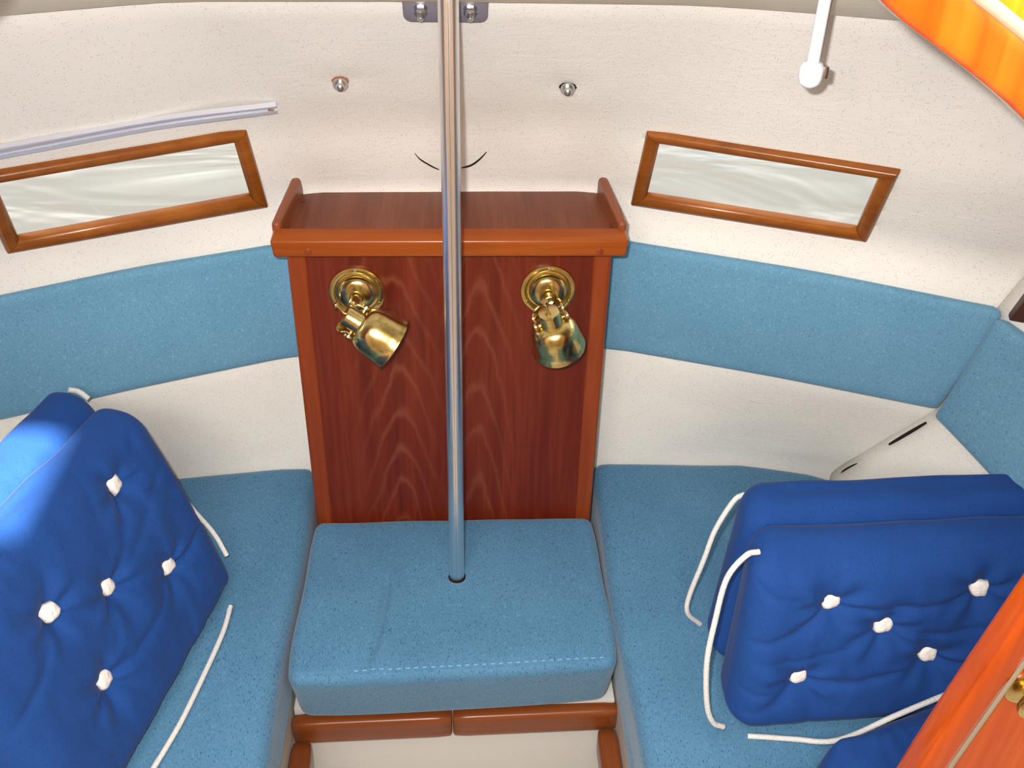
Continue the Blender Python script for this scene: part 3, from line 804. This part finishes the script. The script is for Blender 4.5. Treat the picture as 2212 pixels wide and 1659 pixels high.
# ------------------------------------------------------------------ royal blue tufted deck cushions
def lerp(a, b, t): return a + (b - a) * t
def make_pad(corners, dims, r, tufts, parent, creases, name='pad', seed=0, puff=.014, folds=(), origin=None):
    """corners[i][j][k] along length i, height j, thickness k (0 = face to the viewer)"""
    C8 = {k: Vector(v) for k, v in corners.items()}
    def tri(a, b, c):
        f = [lerp(C8[(0, j, k)], C8[(1, j, k)], a) for j in (0, 1) for k in (0, 1)]
        return lerp(lerp(f[0], f[2], b), lerp(f[1], f[3], b), c)
    L, Hh, T = dims
    fn = ((C8[(0, 0, 0)] - C8[(0, 0, 1)]) + (C8[(1, 1, 0)] - C8[(1, 1, 1)])).normalized()
    def wf(a, b, c):
        p = tri(a, b, c); x, z = a * L, b * Hh
        face = max(0.0, 1 - c * 2.2)
        edge = (1 - abs(2 * a - 1) ** 8) * (1 - abs(2 * b - 1) ** 3)
        s = puff * edge
        for (ta, tb) in tufts:
            d = math.hypot(x - ta * L, z - tb * Hh); ang = math.atan2(z - tb * Hh, x - ta * L)
            s -= .024 * math.exp(-(d / .026) ** 1.3)
            s += .0030 * math.sin(ang * 6 + ta * 20 + seed + 1.2 * math.sin(ang * 2)) * math.exp(-((d - .03) / .022) ** 2)
        for (A, B, dep) in creases:
            ax_, az_, bx_, bz_ = A[0] * L, A[1] * Hh, B[0] * L, B[1] * Hh
            vx, vz = bx_ - ax_, bz_ - az_; LL = vx * vx + vz * vz + 1e-9
            u = max(0, min(1, ((x - ax_) * vx + (z - az_) * vz) / LL)); sag = .008 * math.sin(math.pi * u)
            d = math.hypot(x - ax_ - vx * u, z - az_ - vz * u + sag)
            s -= 1.5 * dep * math.exp(-(d / .0045)) * (math.sin(math.pi * (.1 + .8 * u)))
        s += .0028 * mnoise.noise(Vector((x * 22, z * 16, seed))) + .0012 * mnoise.noise(Vector((x * 60, z * 22, seed + 4)))
        p = p + fn * (s * face)
        # outer skin of top and ends
        p = p + Vector((0, 0, .004 * mnoise.noise(Vector((x * 12, c * 3, seed)))) ) * b
        return p
    return soft_box(name, dims, r, (int(L / .0042), int(Hh / .0042), 16), wf, ROYAL, parent), wf
def tuft_tape(wf, ta, tb, parent, size=.013, seed=0):
    rnd = random.Random(seed)
    c = wf(ta, tb, 0); u = (wf(ta + .03, tb, 0) - wf(ta - .03, tb, 0)).normalized(); v0 = (wf(ta, tb + .05, 0) - wf(ta, tb - .05, 0)).normalized()
    n = u.cross(v0).normalized()
    if n.dot(CAMLOC - c) < 0: n = -n
    V = []; F = []; K = 14; R = 4
    V.append(c + n * .0185)
    offs = [.90 + .20 * rnd.random() for _ in range(K)]; al = .9 + .2 * rnd.random()
    for r_ in range(1, R + 1):
        for k in range(K):
            a = 2 * math.pi * k / K; rr = size * (r_ / R) * offs[k]
            sq = 1 / max(abs(math.cos(a)), abs(math.sin(a))) ** .5
            h = .0045 * (1 - (r_ / R) ** 4) + .0005 * math.sin(3 * a + r_)
            V.append(c + (u * math.cos(a) * al + v0 * math.sin(a)) * rr * sq * .8 + n * (h + .014 - (.002 if r_ == R else 0)))
    for k in range(K): F.append((0, 1 + k, 1 + (k + 1) % K))
    for r_ in range(R - 1):
        for k in range(K):
            a = 1 + r_ * K + k; b = 1 + r_ * K + (k + 1) % K; F.append((a, b, b + K, a + K))
    F.append(tuple(range(1 + (R - 1) * K, 1 + R * K)))
    mesh('tuft_tie', V, F, TUFT, parent)
def corners8(fb0, fb1, ft0, ft1, bb0, bb1, bt0, bt1):
    return {(0, 0, 0): fb0, (1, 0, 0): fb1, (0, 1, 0): ft0, (1, 1, 0): ft1, (0, 0, 1): bb0, (1, 0, 1): bb1, (0, 1, 1): bt0, (1, 1, 1): bt1}
# --- right folded cushion
RC = empty('deck_cushion', (.60, -.35, .02), 'royal blue tufted folded cushion with white cords standing on the right seat', 'cushion', 'royal blue tufted cushions')
XR = .79
cF = corners8((.350, -.456, .027), (XR, -.426, .027), (.362, -.378, .268), (XR, -.360, .280),
              (.352, -.350, .027), (XR, -.325, .027), (.380, -.292, .268), (XR, -.290, .278))
RT = [(.251, .73), (.693, .76), (.42, .58), (.578, .39), (.187, .325)]
crR = [(RT[0], (.02, .55), .006), (RT[0], RT[1], .005), (RT[0], RT[2], .005), (RT[2], RT[3], .005), (RT[4], (.0, .28), .004), (RT[4], RT[3], .006), (RT[4], (.25, .04), .005), (RT[2], (.05, .45), .003),
       (RT[1], RT[3], .003), (RT[3], (.80, .42), .004), (RT[0], (.27, .93), .004), (RT[2], (.80, .60), .004), (RT[4], (.04, .15), .003), (RT[0], RT[4], .003), ((.02, .88), (.16, .80), .004)]
padF, wfF = make_pad(cF, (.44, .275, .09), .036, RT, RC, crR, seed=1)
for i, (a, b) in enumerate(RT): tuft_tape(wfF, a, b, padF, .0165, i)
cB = corners8((.354, -.347, .027), (XR, -.322, .027), (.382, -.288, .270), (XR, -.286, .280),
              (.352, -.262, .027), (XR, -.235, .027), (.390, -.205, .262), (XR, -.205, .274))
padB, wfB = make_pad(cB, (.44, .275, .085), .034, [], RC, [], seed=2, puff=.0)
def cord(pts, parent, r=.0037): return tube('cord', catmull(pts, 8), r, CORD, parent, 10)
cord([Vector((0.3937, -0.2250, 0.2425)), Vector((0.3782, -0.2320, 0.2374)), Vector((0.3560, -0.2450, 0.1965)), Vector((0.3434, -0.2580, 0.1525)), Vector((0.3289, -0.2680, 0.0901)), Vector((0.3305, -0.2720, 0.0611)), Vector((0.3523, -0.2680, 0.0334))], RC)
cord([Vector((0.3692, -0.3720, 0.2822)), Vector((0.3526, -0.3760, 0.2804)), Vector((0.3294, -0.3900, 0.2562)), Vector((0.3183, -0.4100, 0.2053)), Vector((0.3111, -0.4300, 0.1527)), Vector((0.3166, -0.4450, 0.0909)), Vector((0.3276, -0.4500, 0.0596)), Vector((0.3431, -0.4480, 0.0465))], RC)
cord([Vector((0.3796, -0.4457, 0.0220)), Vector((0.3997, -0.4491, 0.0240)), Vector((0.4410, -0.4539, 0.0240)), Vector((0.4796, -0.4627, 0.0300)), Vector((0.5102, -0.4661, 0.0500)), Vector((0.5542, -0.4601, 0.0750)), Vector((0.6279, -0.4426, 0.0950)), Vector((0.6813, -0.4282, 0.1000))], RC)
# --- third cushion lying near the doorway, mostly hidden
TC = empty('deck_cushion', (.62, -.55, .02), 'royal blue cushion lying flat beside the varnished doorway, mostly out of view', 'cushion', 'royal blue tufted cushions')
cT = corners8(Vector((0.4023, -0.5617, 0.0900)), Vector((.85, -.66, .09)), Vector((0.4615, -0.4970, 0.0900)), Vector((0.6844, -0.4147, 0.0900)),
              Vector((.385, -.575, .015)), Vector((.85, -.66, .015)), Vector((0.4615, -0.4970, 0.0900)) + Vector((0, 0, -.075)), Vector((0.6844, -0.4147, 0.0900)) + Vector((0, 0, -.075)))
make_pad(cT, (.42, .13, .075), .03, [], TC, [], seed=3, puff=.006)
# --- left folded cushion
LC = empty('deck_cushion', (-.50, -.40, .02), 'royal blue tufted folded cushion with white cords leaning against the left lining', 'cushion', 'royal blue tufted cushions')
A_ = dict(fb0=Vector((-.322, -.155, .027)), fb1=Vector((-.415, -.575, .027)), ft0=Vector((-.418, -.112, .312)), ft1=Vector((-.502, -.575, .405)),
          bb0=Vector((-.395, -.110, .027)), bb1=Vector((-.48, -.575, .027)), bt0=Vector((-.482, -.096, .325)), bt1=Vector((-.552, -.575, .40)))
cL = corners8(A_['fb0'], A_['fb1'], A_['ft0'], A_['ft1'], A_['bb0'], A_['bb1'], A_['bt0'], A_['bt1'])
LT = [(.265, .82), (.25, .38), (.49, .56), (.69, .69), (.67, .33)]
crL = [(LT[0], (.08, .98), .004), (LT[0], (.03, .62), .005), (LT[0], LT[2], .004), (LT[2], LT[1], .004), (LT[0], LT[1], .003), (LT[1], (.0, .45), .005), (LT[2], (.36, .98), .003), (LT[2], LT[4], .006), (LT[1], LT[4], .004), (LT[3], LT[4], .005), (LT[3], (.95, .55), .005), (LT[4], (.70, .03), .005), (LT[1], (.34, .05), .004), (LT[2], (.05, .8), .003)]
padL, wfL = make_pad(cL, (.48, .33, .085), .034, LT, LC, crL, seed=5, puff=.014)
for i, (a, b) in enumerate(LT): tuft_tape(wfL, a, b, padL, .0170, 10 + i)
cL2 = corners8(Vector((-.400, -.105, .027)), Vector((-.484, -.575, .027)), Vector((-.488, -.092, .325)), Vector((-.558, -.58, .40)),
               Vector((-.46, -.070, .027)), Vector((-.55, -.575, .027)), Vector((-.556, -.060, .33)), Vector((-.62, -.57, .40)))
make_pad(cL2, (.48, .33, .075), .034, [], LC, [], seed=6, puff=0)
cord([Vector((-0.4453, -0.0850, 0.2593)), Vector((-0.4294, -0.0900, 0.2210)), Vector((-0.3920, -0.1100, 0.1450)), Vector((-0.3551, -0.1300, 0.0983)), Vector((-0.3369, -0.1450, 0.0651))], LC)
cord([Vector((-0.3240, -0.2128, 0.0300)), Vector((-0.3268, -0.2622, 0.0280)), Vector((-0.3416, -0.3467, 0.0260)), Vector((-0.3545, -0.4108, 0.0260)), Vector((-0.3734, -0.4761, 0.0260)), Vector((-0.3896, -0.5301, 0.0260))], LC)
cord([Vector((-0.5385, -0.0550, 0.3058)), Vector((-0.5277, -0.0500, 0.2988)), Vector((-0.5142, -0.0550, 0.2893))], LC, .004)

# ------------------------------------------------------------------ brass knob on the varnished bulkhead
kb = empty('brass_knob', (.585, YB - .022, .305), 'small brass knob on the varnished wood at the right edge', 'knob')
kc = Vector((0.5551, -0.6300, 0.3445))
kb.location = (kc.x, YB - .022, kc.z)
lathe('rose', [(0, 0), (.020, 0), (.020, .003), (.013, .005), (0, .005)], kb.location, (0, -1, 0), BRASS, kb, 28)
lathe('knob', [(0, .004), (.005, .004), (.005, .010), (.012, .014), (.017, .019), (.017, .024), (.010, .0285), (0, .029)], kb.location, (0, -1, 0), BRASS, kb, 28)
